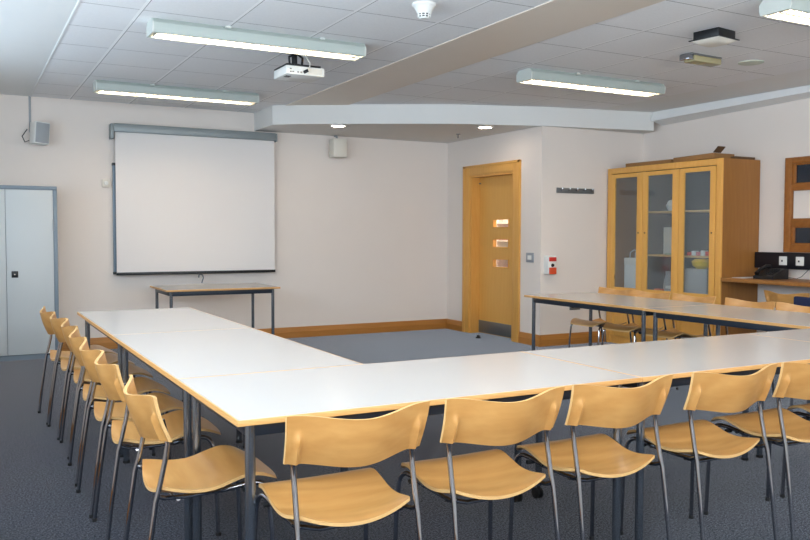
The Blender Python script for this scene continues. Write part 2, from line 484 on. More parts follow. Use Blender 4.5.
# frame and architrave
mb = MB()
for (y0, y1, z0, z1) in ((DY1, 8.985, 0, 2.12), (7.765, DY0, 0, 2.12), (DY0, DY1, DZ, 2.12)):
    mb.box(XD - .02, XD, y0, y1, z0, z1, .004)
for (y0, y1, z0, z1) in ((DY1 + .09, 8.985, 0, 2.12), (7.765, DY0 - .09, 0, 2.12), (7.765, 8.985, DZ + .09, 2.12)):
    mb.box(XD - .028, XD - .019, y0, y1, z0, z1, .003)
struct(mb, 'trim_5', M['oak'])
mb = MB()
mb.box(XD - .005, lx1, DY1 - .03, DY1, 0, DZ); mb.box(XD - .005, lx0 - .006, DY0, DY0 + .03, 0, DZ); mb.box(XD - .005, lx0 - .006, DY0 + .03, DY1 - .03, DZ - .03, DZ)
struct(mb, 'trim_6', M['oak'])
tag(MB().lathe([(0, 0), (.03, 0), (.03, .012), (.018, .02), (.016, .035), (0, .036)], (5.50, 8.34, 0.0), 16).build('door_stop', M['rubber']),
    'small dark floor door stop on the carpet in front of the door', 'door stop')
# shelf of papers seen through the door panes, in the corridor
tb = thing('book_trolley', 'pale shelf of stacked papers seen through the three small door panes', 'shelf', (6.5, 8.9, 0))
mb = MB(); mb.box(0, .3, -.7, .9, 0, .03); mb.box(0, .3, -.7, -.67, 0, 1.9); mb.box(0, .3, .87, .9, 0, 1.9)
for z in (.35, .68, .92, 1.16, 1.4): mb.box(0, .3, -.7, .9, z, z + .02)
mb.build('frame', M['cream_p'], tb)
for z in (.7, .94, 1.18, 1.42):
    mb = MB()
    y = -.64
    while y < .8:
        w = random.uniform(.12, .3); h = random.uniform(.06, .16); mb.box(.03, .27, y, min(y + w, .86), z, z + h); y += w + .02
    mb.build('papers', random.choice([M['paper'], M['cream_p'], M['magenta']]), tb)

# ------------------------------------------------------------------ chairs
def chair_parts(root):
    # seat shell
    def seat(u, v):
        uu = 2 * u - 1
        w = 0.2
        if v > 0.72: w -= 0.045 * ((v - 0.72) / 0.28) ** 3
        if v < 0.2: w -= 0.018 * ((0.2 - v) / 0.2) ** 2
        y = -0.170 + 0.39 * v
        y -= 0.020 * (1 - uu * uu) * (1 - v) ** 2
        y += 0.010 * (1 - uu ** 4) * v ** 4
        z = 0.437 + 0.007 * math.cos(PI * v * 2.0) * (1 - v) - 0.012 * math.sin(PI * min(1, v * 1.8)) * (v < .556)
        z += 0.020 * math.exp(-((v - 0.74) / 0.17) ** 2) - 0.018 * max(0, (v - 0.84) / 0.16) ** 1.6
        z -= 0.040 * (1 - uu * uu) * (1 - 0.95 * v) ** 1.3
        x = uu * w
        return Vector((x, y, z)), Vector((x, y + (.004 if v > .9 else 0), z - 0.011))
    MB().sheet(seat, 20, 24, 1).build('seat', [M['beech'], M['beech_edge']], root)
    # back shell
    def back(u, v):
        s = 2 * u - 1
        x = s * (0.233 - 0.010 * (1 - v))
        bul = 0.5 * (1 + math.cos(PI * s))
        yc = -0.150 - 0.050 * v - 0.052 * bul - 0.006 * math.sin(PI * v)
        z = 0.596 + 0.150 * v - 0.022 * bul
        th = 0.0055
        dyx = 0.052 * PI * 0.5 * math.sin(PI * s) / 0.236
        n = Vector((-dyx, 1, 0)).normalized() * th
        c = Vector((x, yc, z))
        # moulded pockets for the two uprights
        pk = 0.021 * math.exp(-((abs(x) - 0.195) / 0.011) ** 2) * (1 / (1 + math.exp((v - 0.58) * 20)))
        return c + n, c - n - Vector((0, pk, 0))
    MB().sheet(back, 80, 16, 1).build('backrest', [M['beech'], M['beech_edge']], root)
    r = 0.0086
    for s in (-1, 1):
        MB().tube([(s * .203, -.245, .012), (s * .200, -.222, .20), (s * .197, -.194, .40), (s * .1955, -.178, .46), (s * .195, -.163, .53), (s * .195, -.154, .585), (s * .195, -.163, .63), (s * .195, -.172, .665)], r, 12).build('rear_leg', M['chrome'], root)
        MB().lathe([(0, 0), (.0108, 0), (.0108, .013), (.0095, .015), (0, .015)], (s * .203, -.2455, 0), 12).build('foot_cap', M['rubber'], root.children[-1] if False else leg_parent(root, 'rear_leg', s))
        pts = [(s * .183, .02, .405), (s * .184, .10, .415), (s * .186, .135, .417)]
        for k in range(1, 7):
            a = k / 6 * (PI / 2 - .1)
            pts.append((s * (.186 + .002 * k), .135 + .045 * math.sin(a), .372 + .045 * math.cos(a)))
        pts += [(s * .203, .190, .25), (s * .207, .197, .012)]
        MB().tube(pts, r, 12).build('front_leg', M['chrome'], root)
        MB().lathe([(0, 0), (.0108, 0), (.0108, .013), (.0095, .015), (0, .015)], (s * .207, .197, 0), 12).build('foot_cap', M['rubber'], leg_parent(root, 'front_leg', s))
    mb = MB()
    for s in (-1, 1):
        mb.tube([(s * .1965, -.192, .420), (s * .190, -.165, .408), (s * .180, -.10, .401), (s * .182, .03, .405)], .0075, 10)
    mb.tube([(-.182, -.120, .398), (-.1, -.115, .374), (.1, -.115, .374), (.182, -.120, .398)], .0075, 10)
    mb.tube([(-.183, .06, .404), (.183, .06, .404)], .009, 10)
    mb.build('seat_frame', M['chrome'], root)
    for s in (-1, 1):
        MB().tube([(s * .20, .10, .400), (s * .17, .10, .400)], .009, 8).build('stacking_buffer', M['rubber'], root)

def leg_parent(root, nm, s):
    c = [o for o in root.children if o.name.startswith(nm)]
    return c[-1]

def new_chair(loc, rotz, label, group):
    t = thing('stacking_chair', label, 'chair', loc, rotz, group)
    chair_parts(t)
    return t

bpy.context.view_layer.update()
G1 = 'beech chairs along the left tables'
left = [(0.73, 2.86, -91, 'closest beech chair of the left row, beside the front corner of the table'),
        (0.732, 3.565, -91.6, 'second beech chair from the near end of the left row, behind the closest one'),
        (0.729, 4.035, -89, 'third beech chair from the near end of the left row'),
        (0.737, 4.545, -91.5, 'middle chair of the seven beech chairs along the left tables'),
        (0.755, 5.095, -90, 'third beech chair from the cupboard end of the left row'),
        (0.738, 5.595, -87, 'second beech chair from the cupboard end of the left row'),
        (0.716, 6.065, -87, 'farthest beech chair of the left row, nearest the grey cupboard')]
proto = None
for x, y, a, lb in left:
    if proto is None: proto = new_chair((x, y, 0), math.radians(a), lb, G1)
    else: dup(proto, (x, y, 0), math.radians(a), lb, G1)
G2 = 'beech chairs along the front tables'
front = [(1.03, 2.385, 0, 'beech chair with its back to us, leftmost along the front tables'),
         (1.556, 2.385, 0, 'beech chair seen from behind, second from left along the front tables'),
         (2.066, 2.390, 0, 'beech chair seen from behind, at the seam between two front table tops'),
         (2.628, 2.380, 0, 'beech chair seen from behind, fourth from left, its whole back in view'),
         (3.14, 2.385, 0, 'beech chair whose back is cut off by the right edge of the picture'),
         (3.66, 2.385, 0, 'beech chair of which only the seat corner shows at the right edge of the picture')]
for x, y, a, lb in front: dup(proto, (x, y, 0), math.radians(a), lb, G2)
G3 = 'beech chairs along the right tables'
right = [(5.310, 5.975, 'farthest beech chair at the right tables, next to the beige coat hook wall'),
         (5.305, 5.515, 'beech chair at the right tables in front of the left and middle cabinet doors'),
         (5.305, 5.02, 'beech chair at the right tables in front of the right-hand cabinet door'),
         (5.305, 4.45, 'beech chair at the right tables in front of the telephone worktop'),
         (5.305, 3.97, 'beech chair at the right tables beside the right edge of the picture')]
for x, y, lb in right: dup(proto, (x, y, 0), math.radians(90), lb, G3)
dup(proto, (6.78, 4.93, 0), math.radians(-90), 'beech chair pushed under the worktop, a navy bag over its back', None)
del_group = [o for o in COL.objects if o.get('label', '').startswith('beech chair pushed under')]
for o in del_group:
    if 'group' in o: del o['group']
bg = thing('cloth_bag', 'navy blue cloth bag hanging over the back of the chair under the worktop', 'bag', (6.52, 4.69, 0.015))
MB().box(-.02, .03, -.22, .11, .46, .70, .015, 3).build('body', M['navy'], bg)
MB().tube([(-.01, -.1, .69), (.0, -.09, .74), (.035, -.06, .757), (.06, -.03, .74), (.065, 0, .70)], .006, 8).build('strap', M['navy'], bg)

# ------------------------------------------------------------------ tables
TZ = 0.70
def table(label, x0, x1, y0, y1, cat='table', group=None, caster='', name='meeting_table', legr=0.0165, z=TZ, rail=True):
    cx, cy = (x0 + x1) / 2, (y0 + y1) / 2
    t = thing(name, label, cat, (cx, cy, 0), 0, group)
    hx, hy = (x1 - x0) / 2 - .001, (y1 - y0) / 2 - .001
    MB().box(-hx + .006, hx - .006, -hy + .006, hy - .006, z - .019, z).build('tabletop', M['laminate'], t)
    mb = MB()
    mb.box(-hx, hx, -hy, -hy + .0055, z - .019, z - .0005, .001); mb.box(-hx, hx, hy - .0055, hy, z - .019, z - .0005, .001)
    mb.box(-hx, -hx + .0055, -hy + .006, hy - .006, z - .019, z - .0005); mb.box(hx - .0055, hx, -hy + .006, hy - .006, z - .019, z - .0005)
    mb.build('edge_banding', M['band'], t)
    ix, iy = hx - .060, hy - .07
    mb = MB()
    for s in (-1, 1):
        mb.box(-ix, ix, s * iy - .012, s * iy + .012, z - .067, z - .023, .002)
        mb.box(s * ix - .012, s * ix + .012, -iy, iy, z - .067, z - .023, .002)
    mb.build('apron_frame', M['apron'], t)
    for sx in (-1, 1):
        for sy in (-1, 1):
            mb = MB().tube([(sx * ix, sy * iy, .062 if (sy > 0 and sx == {'L': -1, 'R': 1}.get(caster)) else .012), (sx * ix, sy * iy, z - .024)], legr, 16)
            lg = mb.build('leg', M['steel'], t)
            if sy > 0 and sx == {'L': -1, 'R': 1}.get(caster):
                c = MB()
                c.tube([(sx * ix - .016, sy * iy + .008, .026), (sx * ix - .004, sy * iy + .008, .026)], .026, 16)
                c.tube([(sx * ix + .004, sy * iy + .008, .026), (sx * ix + .016, sy * iy + .008, .026)], .026, 16)
                c.tube([(sx * ix, sy * iy, .03), (sx * ix, sy * iy, .066)], .009, 8)
                c.build('caster', M['rubber'], lg)
            else:
                MB().lathe([(0, 0), (legr + .003, 0), (legr + .003, .014), (0, .014)], (sx * ix, sy * iy, 0), 14).build('foot_cap', M['rubber'], lg)
            bk = MB().box(min(sx * ix, sx * ix - sx * .06), max(sx * ix, sx * ix - sx * .06), sy * iy - .02, sy * iy + .02, z - .028, z - .0225)
            bk.build('bracket', M['apron'], lg)
    return t
GT = 'white meeting tables in a U shape'
X0, X1, X2 = 0.717, 2.345, 3.905
Y0, Y1, Y2, Y3 = 2.386, 3.190, 4.740, 6.260
table('white-topped meeting table with beech edge at the front left corner of the U', X0, X1, Y0, Y1, group=GT, caster='R')
table('white-topped meeting table in the middle of the front row, between the two seams', X1, X2, Y0, Y1, group=GT, caster='L')
table('white-topped meeting table of the front row cut off by the right edge of the picture', X2, X2 + 1.58, Y0, Y1, group=GT)
table('near table of the left arm of the U, behind the front left corner table', X0, X0 + .80, Y1, Y2, group=GT)
table('far table of the left arm of the U, pointing at the projection screen', X0, X0 + .80, Y2, Y3, group=GT)
table('far table of the right arm of the U, nearest the coat hooks', 4.57, 5.37, 4.64, 6.17, group=GT)
table('near table of the right arm of the U, in front of the telephone worktop', 4.55, 5.35, 3.20, 4.64, group=GT)
table('small table standing alone under the projection screen', 1.77, 2.95, 8.24, 9.06, name='side_table')

# ------------------------------------------------------------------ grey cupboard
cb = thing('storage_cupboard', 'tall pale grey two-door steel cupboard at the left edge', 'cupboard', (0.385, 8.95, 0))
mb = MB()
mb.box(-.47, .47, .018, .44, .05, 1.725, .003)
mb.box(-.47, .47, -.008, .018, 1.69, 1.725, .002); mb.box(.432, .47, -.004, .018, .05, 1.69, .002); mb.box(-.47, -.432, -.004, .018, .05, 1.69, .002)
mb.build('body', M['cab_body'], cb)
MB().box(-.47, .47, .01, .43, 0, .05).build('plinth', M['cab_body'], cb)
for s in (-1, 1):
    a, b = (0.002, .430) if s > 0 else (-.430, -0.002)
    dr = MB().box(a, b, -.004, .016, .055, 1.686, .002).build('door', M['cab_door'], cb)
    if s > 0:
        MB().box(.045, .105, -.012, -.004, .82, .885, .004).build('handle', M['black'], dr)
        mb = MB().lathe([(0, 0), (.009, 0), (.009, .004), (0, .004)], (0, 0, 0), 12)
        o = mb.build('key_barrel', M['chrome'], dr); o.location = (.075, -.012, .852); o.rotation_euler = (PI / 2, 0, 0)
        MB().tube([(.432, -.008, 1.28), (.432, -.008, 1.40)], .006, 8).build('hinge', M['grey_p'], dr)
    else:
        MB().tube([(-.432, -.008, 1.28), (-.432, -.008, 1.40)], .006, 8).build('hinge', M['grey_p'], dr)

# ------------------------------------------------------------------ screen and whiteboard
wb = thing('whiteboard', 'whiteboard mostly hidden behind the projection screen, blue-grey frame at its left', 'whiteboard', (2.35, 9.38, 0))
MB().box(-.87, .87, -.012, .018, .86, 1.97).build('board', M['white_p'], wb)
mb = MB()
mb.box(-.895, -.865, -.025, .018, .83, 2.0); mb.box(.865, .895, -.025, .018, .83, 2.0); mb.box(-.865, .865, -.025, .018, .83, .86); mb.box(-.865, .865, -.025, .018, 1.97, 2.0)
mb.build('frame', M['alu'], wb)
MB().box(-.9, -.86, -.03, .018, 1.99, 2.02).build('corner_cap', M['black'], wb)
MB().box(-.9, -.86, -.03, .018, .815, .84).build('corner_cap', M['black'], wb)
sc = thing('projection_screen', 'wide white pull-down projection screen in a grey case on the back wall', 'projection screen', (2.36, 9.30, 0))
MB().box(-.90, .91, -.035, .05, 2.345, 2.435, .008, 2).build('case', M['screen_case'], sc)
MB().box(-.935, -.90, -.04, .098, 2.27, 2.43, .006).build('end_cap', M['screen_case'], sc)
MB().box(.91, .925, -.04, .098, 2.335, 2.43, .004).build('end_cap', M['screen_case'], sc)
MB().box(-.885, .90, .004, .007, .83, 2.35).build('screen_cloth', M['screen'], sc)
mb = MB().box(-.89, .905, -.008, .018, .805, .835, .004)
mb.build('bottom_bar', M['black'], sc)
mb = MB().tube([(.02 + .012 * math.cos(t) * 2, -.01, .775 + .024 * math.sin(t)) for t in [k * PI / 6 for k in range(0, 8)]], .008, 8)
mb.tube([(.04, -.01, .79), (.05, -.01, .76), (.03, -.01, .70)], .007, 8)
mb.build('pull_handle', M['brushed'], sc)

# ------------------------------------------------------------------ wall fittings
def facing_box(name, label, cat, parts):
    t = thing(name, label, cat, parts['loc'], parts.get('rot', 0), parts.get('group'))
    for pn, m, args in parts['parts']:
        MB().box(*args).build(pn, M[m], t)
    return t
t = thing('loudspeaker', 'small grey loudspeaker tilted on a bracket high left on the back wall', 'loudspeaker', (0.725, 9.23, 2.165), math.radians(16))
R = Matrix.Rotation(math.radians(4), 4, 'Y')
MB().box(-.075, .075, -.06, .09, 0, .225, .008, 2, R).build('cabinet', M['white_p'], t)
MB().box(-.066, .066, -.066, -.058, .012, .213, .003, 2, R).build('grille', M['grey_p'], t)
MB().tube([(0, .08, .12), (.0, .12, .12), (.045, .168, .12)], .014, 8).build('bracket', M['grey_p'], t)
MB().tube([(-.05, .09, .05), (-.12, .07, .02), (-.135, .1, .08), (-.07, .14, .16)], .005, 8).build('cable', M['black'], t)
tag(MB().box(.640, .662, 9.386, 9.399, 2.30, ZC, .002).build('cable_conduit', M['grey_p']), 'thin grey conduit running down from the ceiling to the tilted loudspeaker', 'conduit')
t = thing('loudspeaker', 'cream upright loudspeaker under the bulkhead near the left downlight', 'loudspeaker', (4.06, 9.29, 2.185), 0)
MB().box(-.085, .085, -.10, .06, 0, .225, .008, 2).build('cabinet', M['cream_p'], t)
MB().box(-.076, .076, -.106, -.099, .008, .217, .003).build('grille', M['cream_p'], t)
MB().box(-.03, .03, .05, .105, .06, .18).build('bracket', M['grey_p'], t)
MB().tube([(0, 0, .22), (0, .02, .262), (.0, .08, .270)], .012, 8).build('cable', M['grey_p'], t)
t = thing('control_box', 'small cream control box on the wall left of the screen', 'switch', (1.385, 9.37, 1.755))
MB().box(-.04, .04, -.02, .028, 0, .085, .005).build('body', M['cream_p'], t)
o = MB().lathe([(0, 0), (.022, 0), (.018, .014), (0, .014)], (0, 0, 0), 16).build('dial', M['white_p'], t); o.location = (0, -.02, .043); o.rotation_euler = (PI / 2, 0, 0)
t = thing('light_switch', 'grey light switch on the white wall right of the door', 'light switch', (XD, 7.58, .995))
MB().box(-.010, -.001, -.07, .07, -.055, .055, .003).build('plate', M['switch'], t)
MB().box(-.015, -.010, -.035, .035, -.025, .025, .002).build('rocker', M['white_p'], t)
t = thing('call_point', 'white box with red panels at the wall corner beside the door', 'call point', (5.795, YF - .001, .92))
MB().box(-.055, .055, -.085, 0, -.105, .105, .005).build('housing', M['white_p'], t)
MB().box(-.045, .055, -.092, -.084, .038, .085, .002).build('upper_panel', M['red'], t)
MB().box(-.045, .055, -.096, -.084, -.105, -.03, .006).build('lower_panel', M['orange'], t)
o = MB().lathe([(0, 0), (.02, 0), (.016, .012), (0, .012)], (0, 0, 0), 16).build('button', M['black'], t); o.location = (.005, -.085, -.005); o.rotation_euler = (PI / 2, 0, 0)
t = thing('coat_hook_rail', 'short grey coat hook rail high on the beige wall left of the cabinet', 'coat hooks', (6.18, YF - .001, 1.755))
MB().box(-.27, .27, -.014, 0, -.03, .03, .004).build('rail', M['brushed'], t)
for k in range(5):
    x = -.22 + k * .11
    MB().tube([(x, -.012, .008), (x, -.035, .0), (x, -.045, .015), (x, -.045, .028)], .005, 8).build('hook', M['chrome'], t)
t = thing('wall_socket', 'small grey low socket on the wall behind the right tables', 'socket', (6.19, YF - .001, .44))
MB().box(-.075, .075, -.012, 0, -.045, .045, .003).build('plate', M['brushed'], t)
for s in (-1, 1): MB().box(s * .035 - .018, s * .035 + .018, -.015, -.012, -.02, .02).build('outlet', M['black'], t)

# ------------------------------------------------------------------ ceiling fittings
def fluo(label, x0, x1, y0, y1):
    cx, cy = (x0 + x1) / 2, (y0 + y1) / 2
    t = thing('fluorescent_light', label, 'ceiling light', (cx, cy, ZC), 0, 'fluorescent ceiling lights')
    hx, hy = (x1 - x0) / 2, (y1 - y0) / 2
    mb = MB()
    prof = [(-hy, -.095), (-hy - .008, -.07), (-hy - .008, -.03), (-hy + .02, -.001), (hy - .02, -.001), (hy + .008, -.03), (hy + .008, -.07), (hy, -.095), (hy - .012, -.098), (hy - .016, -.05), (-hy + .016, -.05), (-hy + .012, -.098)]
    mb.prism(prof, -hx + .004, hx - .004, 'x')
    mb.build('casing', M['lamp_case'], t)
    mb = MB()
    prof2 = [(-hy, -.096), (-hy - .009, -.07), (-hy - .009, -.03), (-hy + .02, -.001), (hy - .02, -.001), (hy + .009, -.03), (hy + .009, -.07), (hy, -.096)]
    mb.prism(prof2, -hx - .006, -hx + .004, 'x').build('end_cap', M['lamp_end'], t)
    MB().prism(prof2, hx - .004, hx + .006, 'x').build('end_cap', M['lamp_end'], t)
    mb = MB(); mb.box(-hx + .006, hx - .006, -.008, .008, -.092, -.051)
    for k in range(int(2 * hx / .055)):
        x = -hx + .03 + k * .055
        mb.box(x - .0012, x + .0012, -hy + .018, hy - .018, -.094, -.070)
    mb.build('louvre', M['louvre'], t)
    for s in (-1, 1):
        MB().tube([(-hx + .05, s * hy * .48, -.070), (hx - .05, s * hy * .48, -.070)], .013, 10).build('tube', M['tube'], t)
    for x in (-hx * .35, hx * .55): MB().box(x - .02, x + .02, -hy - .014, -hy + .01, -.014, 0).build('clip', M['lamp_end'], t)
    return t
fluo('long fluorescent ceiling light nearest the projector, on the left', 1.13, 2.66, 5.575, 5.755)
fluo('long fluorescent ceiling light closest to the projection screen', 1.12, 2.66, 8.06, 8.25)
fluo('fluorescent ceiling light right of the plain beam strip, towards the door', 4.28, 5.82, 5.70, 5.90)
fluo('fluorescent ceiling light at the upper right corner of the picture', 4.27, 5.80, 3.215, 3.415)
fluo('fluorescent ceiling light on the left nearly above the front tables, out of the picture', 1.13, 2.66, 3.20, 3.40)

for (x, y, lb) in ((3.71, 8.46, 'round lit downlight in the bulkhead above the cream loudspeaker'), (5.20, 7.77, 'round lit downlight in the bulkhead nearest the door')):
    t = thing('downlight', lb, 'downlight', (x, y, 2.46), 0, 'downlights in the bulkhead')
    MB().lathe([(.072, 0), (.098, 0), (.098, -.006), (.085, -.012), (.072, -.008), (.072, 0)], (0, 0, 0), 28, True).build('bezel', M['white_p'], t)
    MB().lathe([(0, -.006), (.076, -.006), (.076, -.002), (0, -.002)], (0, 0, 0), 24).build('lens', M['down'], t)
t = thing('sprinkler_head', 'tiny dark sprinkler stub under the bulkhead between the downlights', 'sprinkler', (5.28, 8.47, 2.46))
MB().tube([(0, 0, 0), (0, 0, -.05)], .008, 8).build('stem', M['brushed'], t)
MB().lathe([(0, -.0), (.028, -.0), (.028, -.006), (0, -.006)], (0, 0, 0), 12).build('flange', M['brushed'], t)

t = thing('smoke_detector', 'white cone-shaped smoke detector at the top of the picture', 'smoke detector', (2.53, 4.46, ZC))
MB().lathe([(0, 0), (.072, 0), (.074, -.012), (.062, -.022), (.045, -.055), (.040, -.062), (0, -.062)], (0, 0, 0), 28).build('housing', M['white_p'], t)
MB().lathe([(0, -.062), (.037, -.062), (.034, -.082), (0, -.082)], (0, 0, 0), 20).build('sensor_cage', M['black'], t)
mb = MB()
for k in range(10):
    a = 2 * PI * k / 10
    mb.box(-.0035, .0035, -.003, .003, -.083, -.061, mat=Matrix.Translation((.037 * math.cos(a), .037 * math.sin(a), 0)) @ Matrix.Rotation(a + PI / 2, 4, 'Z'))
mb.lathe([(.030, -.070), (.0385, -.070), (.0385, -.074), (.030, -.074), (.030, -.070)], (0, 0, 0), 20, True)
mb.lathe([(0, -.082), (.033, -.082), (.025, -.09), (0, -.09)], (0, 0, 0), 20)
mb.build('cage_rib', M['white_p'], t)

t = thing('ceiling_sensor', 'black-backed square ceiling unit with a white curved cover', 'ceiling sensor', (4.64, 4.09, ZC), math.radians(8))
MB().box(-.10, .10, -.10, .10, -.058, 0, .004).build('back_box', M['black'], t)
MB().box(-.125, .125, -.12, .12, -.066, -.058, .003).build('flange', M['black'], t)
def cov(u, v):
    x = (2 * u - 1); y = (2 * v - 1)
    h = .024 * (1 - x ** 4) * (1 - y ** 4) ** .8
    return Vector((x * .115, y * .11, -.066)), Vector((x * .115, y * .11, -.068 - h))
MB().sheet(cov, 14, 14).build('cover', M['cream_p'], t)
t = thing('emergency_light', 'small khaki-lensed emergency light on the right ceiling tiles', 'emergency light', (5.17, 4.69, ZC), math.radians(3))
MB().box(-.17, .19, -.055, .055, -.012, 0, .002).build('base', M['brushed'], t)
MB().box(-.13, .19, -.055, .055, -.06, -.012, .01, 2).build('lens', M['diff_glass'], t)
MB().box(-.19, -.13, -.045, .045, -.05, -.008, .004).build('end_housing', M['chrome'], t)
tag(MB().lathe([(0, 0), (.10, 0), (.10, -.006), (.088, -.010), (0, -.012)], (5.72, 4.66, ZC), 28).build('ceiling_disc', M['pale_green_p']), 'flat round pale disc on the ceiling beside the emergency light', 'ceiling vent')

# ------------------------------------------------------------------ projector
t = thing('projector', 'white data projector with black top hanging under the ceiling', 'projector', (2.345, 6.1, 2.47))
MB().box(-.155, .16, -.13, .16, 0, .068, .010, 2).build('body', M['white_p'], t)
MB().box(-.15, .13, -.125, .165, .066, .082, .004).build('top_cover', M['black'], t)
mb = MB()
for k in range(12): mb.box(.02 + k * .010, .025 + k * .010, -.133, -.129, .012, .054)
mb.build('vent', M['cream_p'], t)
mb = MB()
for x, z in ((-.12, .04), (-.10, .02), (-.12, .02), (-.06, .02), (-.035, .02)): mb.box(x - .007, x + .007, -.134, -.129, z - .005, z + .005)
mb.build('port', M['brushed'], t)
MB().box(-.13, -.09, -.06, .0, -.003, .001).build('foot', M['black'], t)
mb = MB()
mb.tube([(-.04, .0, .08), (-.04, 0, .198)], .022, 12); mb.lathe([(0, .185), (.06, .185), (.06, .199), (0, .199)], (-.04, 0, 0), 20); mb.lathe([(0, .08), (.055, .08), (.05, .10), (0, .10)], (-.04, 0, 0), 16)
mb.tube([(-.09, -.03, .09), (-.095, -.03, .15), (-.04, -.05, .175), (.015, -.03, .15), (.01, -.03, .09)], .010, 8)
mb.build('ceiling_mount', M['black'], t)
MB().tube([(-.03, -.04, .18), (.015, -.10, .15), (.03, -.15, .09), (.02, -.16, .045), (-.012, -.15, .026), (-.018, -.128, .025)], .005, 8).build('cable', M['cream_p'], t)
MB().tube([(.012, -.158, .036), (-.018, -.14, .02)], .012, 8).build('plug', M['black'], t)

# ------------------------------------------------------------------ glazed cabinet
CX, CY0, CY1, CZ = 6.65, 5.73, 7.37, 2.02
XB = XR - .006
t = thing('display_cabinet', 'tall golden oak cabinet with three frosted glass doors in the right corner', 'cabinet', ((CX + XB) / 2, (CY0 + CY1) / 2, 0))
ox, oy = (CX + XB) / 2, (CY0 + CY1) / 2
def cbx(mb, x0, x1, y0, y1, z0, z1, bev=0): return mb.box(x0 - ox, x1 - ox, y0 - oy, y1 - oy, z0, z1, bev)
mb = MB(); cbx(mb, CX + .022, XB, CY0, CY0 + .022, 0, CZ); mb.build('side_panel', M['oak_dark'], t)
mb = MB(); cbx(mb, CX + .022, XB, CY1 - .022, CY1, 0, CZ); mb.build('side_panel', M['oak_dark'], t)
mb = MB(); cbx(mb, CX + .022, XB, CY0 + .022, CY1 - .022, CZ - .025, CZ); mb.build('top_panel', M['oak_dark'], t)
mb = MB(); cbx(mb, XB - .012, XB, CY0 + .022, CY1 - .022, .1, CZ - .025); mb.build('back_panel', M['cab_in'], t)
mb = MB(); cbx(mb, CX + .022, XB - .012, CY0 + .022, CY1 - .022, .08, .1); mb.build('bottom_panel', M['shelf'], t)
mb = MB()
cbx(mb, CX, CX + .022, CY0, 5.80, 0, CZ, .002); cbx(mb, CX, CX + .022, 7.31, CY1, 0, CZ, .002)
cbx(mb, CX, CX + .022, 5.80, 7.31, 1.955, CZ, .002); cbx(mb, CX + .012, CX + .022, 5.80, 7.31, 0, .09)
mb.build('face_frame', M['oak'], t)
mb = MB(); cbx(mb, CX + .05, XB - .012, 6.80, 6.82, .1, CZ - .025); cbx(mb, CX + .05, XB - .012, 6.27, 6.29, .1, CZ - .025)
mb.build('divider', M['cab_in'], t)
for z in (.55, 1.04, 1.515):
    for (a, b) in ((5.755, 6.268), (6.292, 6.798)):
        mb = MB(); cbx(mb, CX + .07, XB - .014, a, b, z - .02, z); mb.build('shelf', M['shelf'], t)
mb = MB(); cbx(mb, CX + .10, XB - .014, 6.822, 7.345, .53, .55); mb.build('shelf', M['shelf'], t)
for (a, b, ga, gb, side) in ((6.808, 7.306, 6.895, 7.245, 1), (6.286, 6.802, 6.375, 6.735, -1), (5.806, 6.280, 5.875, 6.212, 1)):
    mb = MB()
    z0, z1, g0, g1 = .095, 1.948, .655, 1.903
    cbx(mb, CX - .004, CX + .018, a, ga, z0, z1, .0015); cbx(mb, CX - .004, CX + .018, gb, b, z0, z1, .0015)
    cbx(mb, CX - .004, CX + .018, ga, gb, g1, z1); cbx(mb, CX - .004, CX + .018, ga, gb, .56, g0)
    cbx(mb, CX + .002, CX + .018, ga, gb, z0, .56)
    dr = mb.build('door', M['oak_door'], t)
    mb = MB(); cbx(mb, CX + .004, CX + .009, ga, gb, g0, g1); mb.build('glass_pane', M['glass_cab'], dr)
    ky = ga - .03 if side > 0 else gb + .03
    mb = MB().tube([(CX - .010 - ox, ky - oy, 1.278), (CX - .002 - ox, ky - oy, 1.278)], .008, 10); mb.build('key_hole', M['black'], dr)
    hy = gb - .0 if side > 0 else ga
    mb = MB()
    for z in (.75, 1.25, 1.8): cbx(mb, CX + .0, CX + .016, (ga - .004 if side < 0 or a < 6 else gb), (ga if side < 0 or a < 6 else gb + .004), z, z + .04)
    mb.build('hinge', M['chrome'], dr)

def item(name, label, cat, mb, m, group=None):
    return tag(mb.build(name, M[m]), label, cat, group)
# contents
b = thing('paper_carrier_bag', 'white paper carrier bag behind the left cabinet door', 'bag', (6.83, 7.07, .551))
MB().box(-.05, .05, -.15, .15, 0, .36, .004).build('body', M['paper'], b)
MB().box(-.052, .052, -.152, .152, .36, .44, .002).build('folded_top', M['white_p'], b)
for s in (-.04, .04): MB().tube([(s, -.07, .43), (s, -.065, .50), (s, 0, .535), (s, .065, .50), (s, .07, .43)], .005, 8).build('handle', M['paper'], b)
for k, (m_, c_) in enumerate((('paper', 'white'), ('green', 'pale green'), ('bluec', 'blue'), ('grey_p', 'grey'), ('white_p', 'cream white'))):
    item('book', ['%s book, lowest of the pile behind the middle cabinet door', '%s book, second from the bottom of the pile behind the middle cabinet door', '%s book in the middle of the pile behind the middle cabinet door', '%s book, second from the top of the pile behind the middle cabinet door', '%s book on top of the pile behind the middle cabinet door'][k] % c_, 'book',
         MB().box(6.78, 6.95, 6.37, 6.58, .551 + k * .030, .551 + k * .030 + .029, .003), m_, 'books piled in the cabinet')
item('picture_card', 'upright pale yellow card with a grey spot standing on the book pile', 'card', MB().box(6.86, 6.868, 6.38, 6.55, .702, .88), 'green')
bpy.data.objects['picture_card'].data.materials[0] = plain('yellowish_card', lin(206, 200, 130), .6)
o = MB().lathe([(0, 0), (.045, 0), (.045, .002), (0, .002)], (0, 0, 0), 16).build('spot', M['grey_p'], bpy.data.objects['picture_card']); o.location = (6.859, 6.465, .79); o.rotation_euler = (0, -PI / 2, 0)
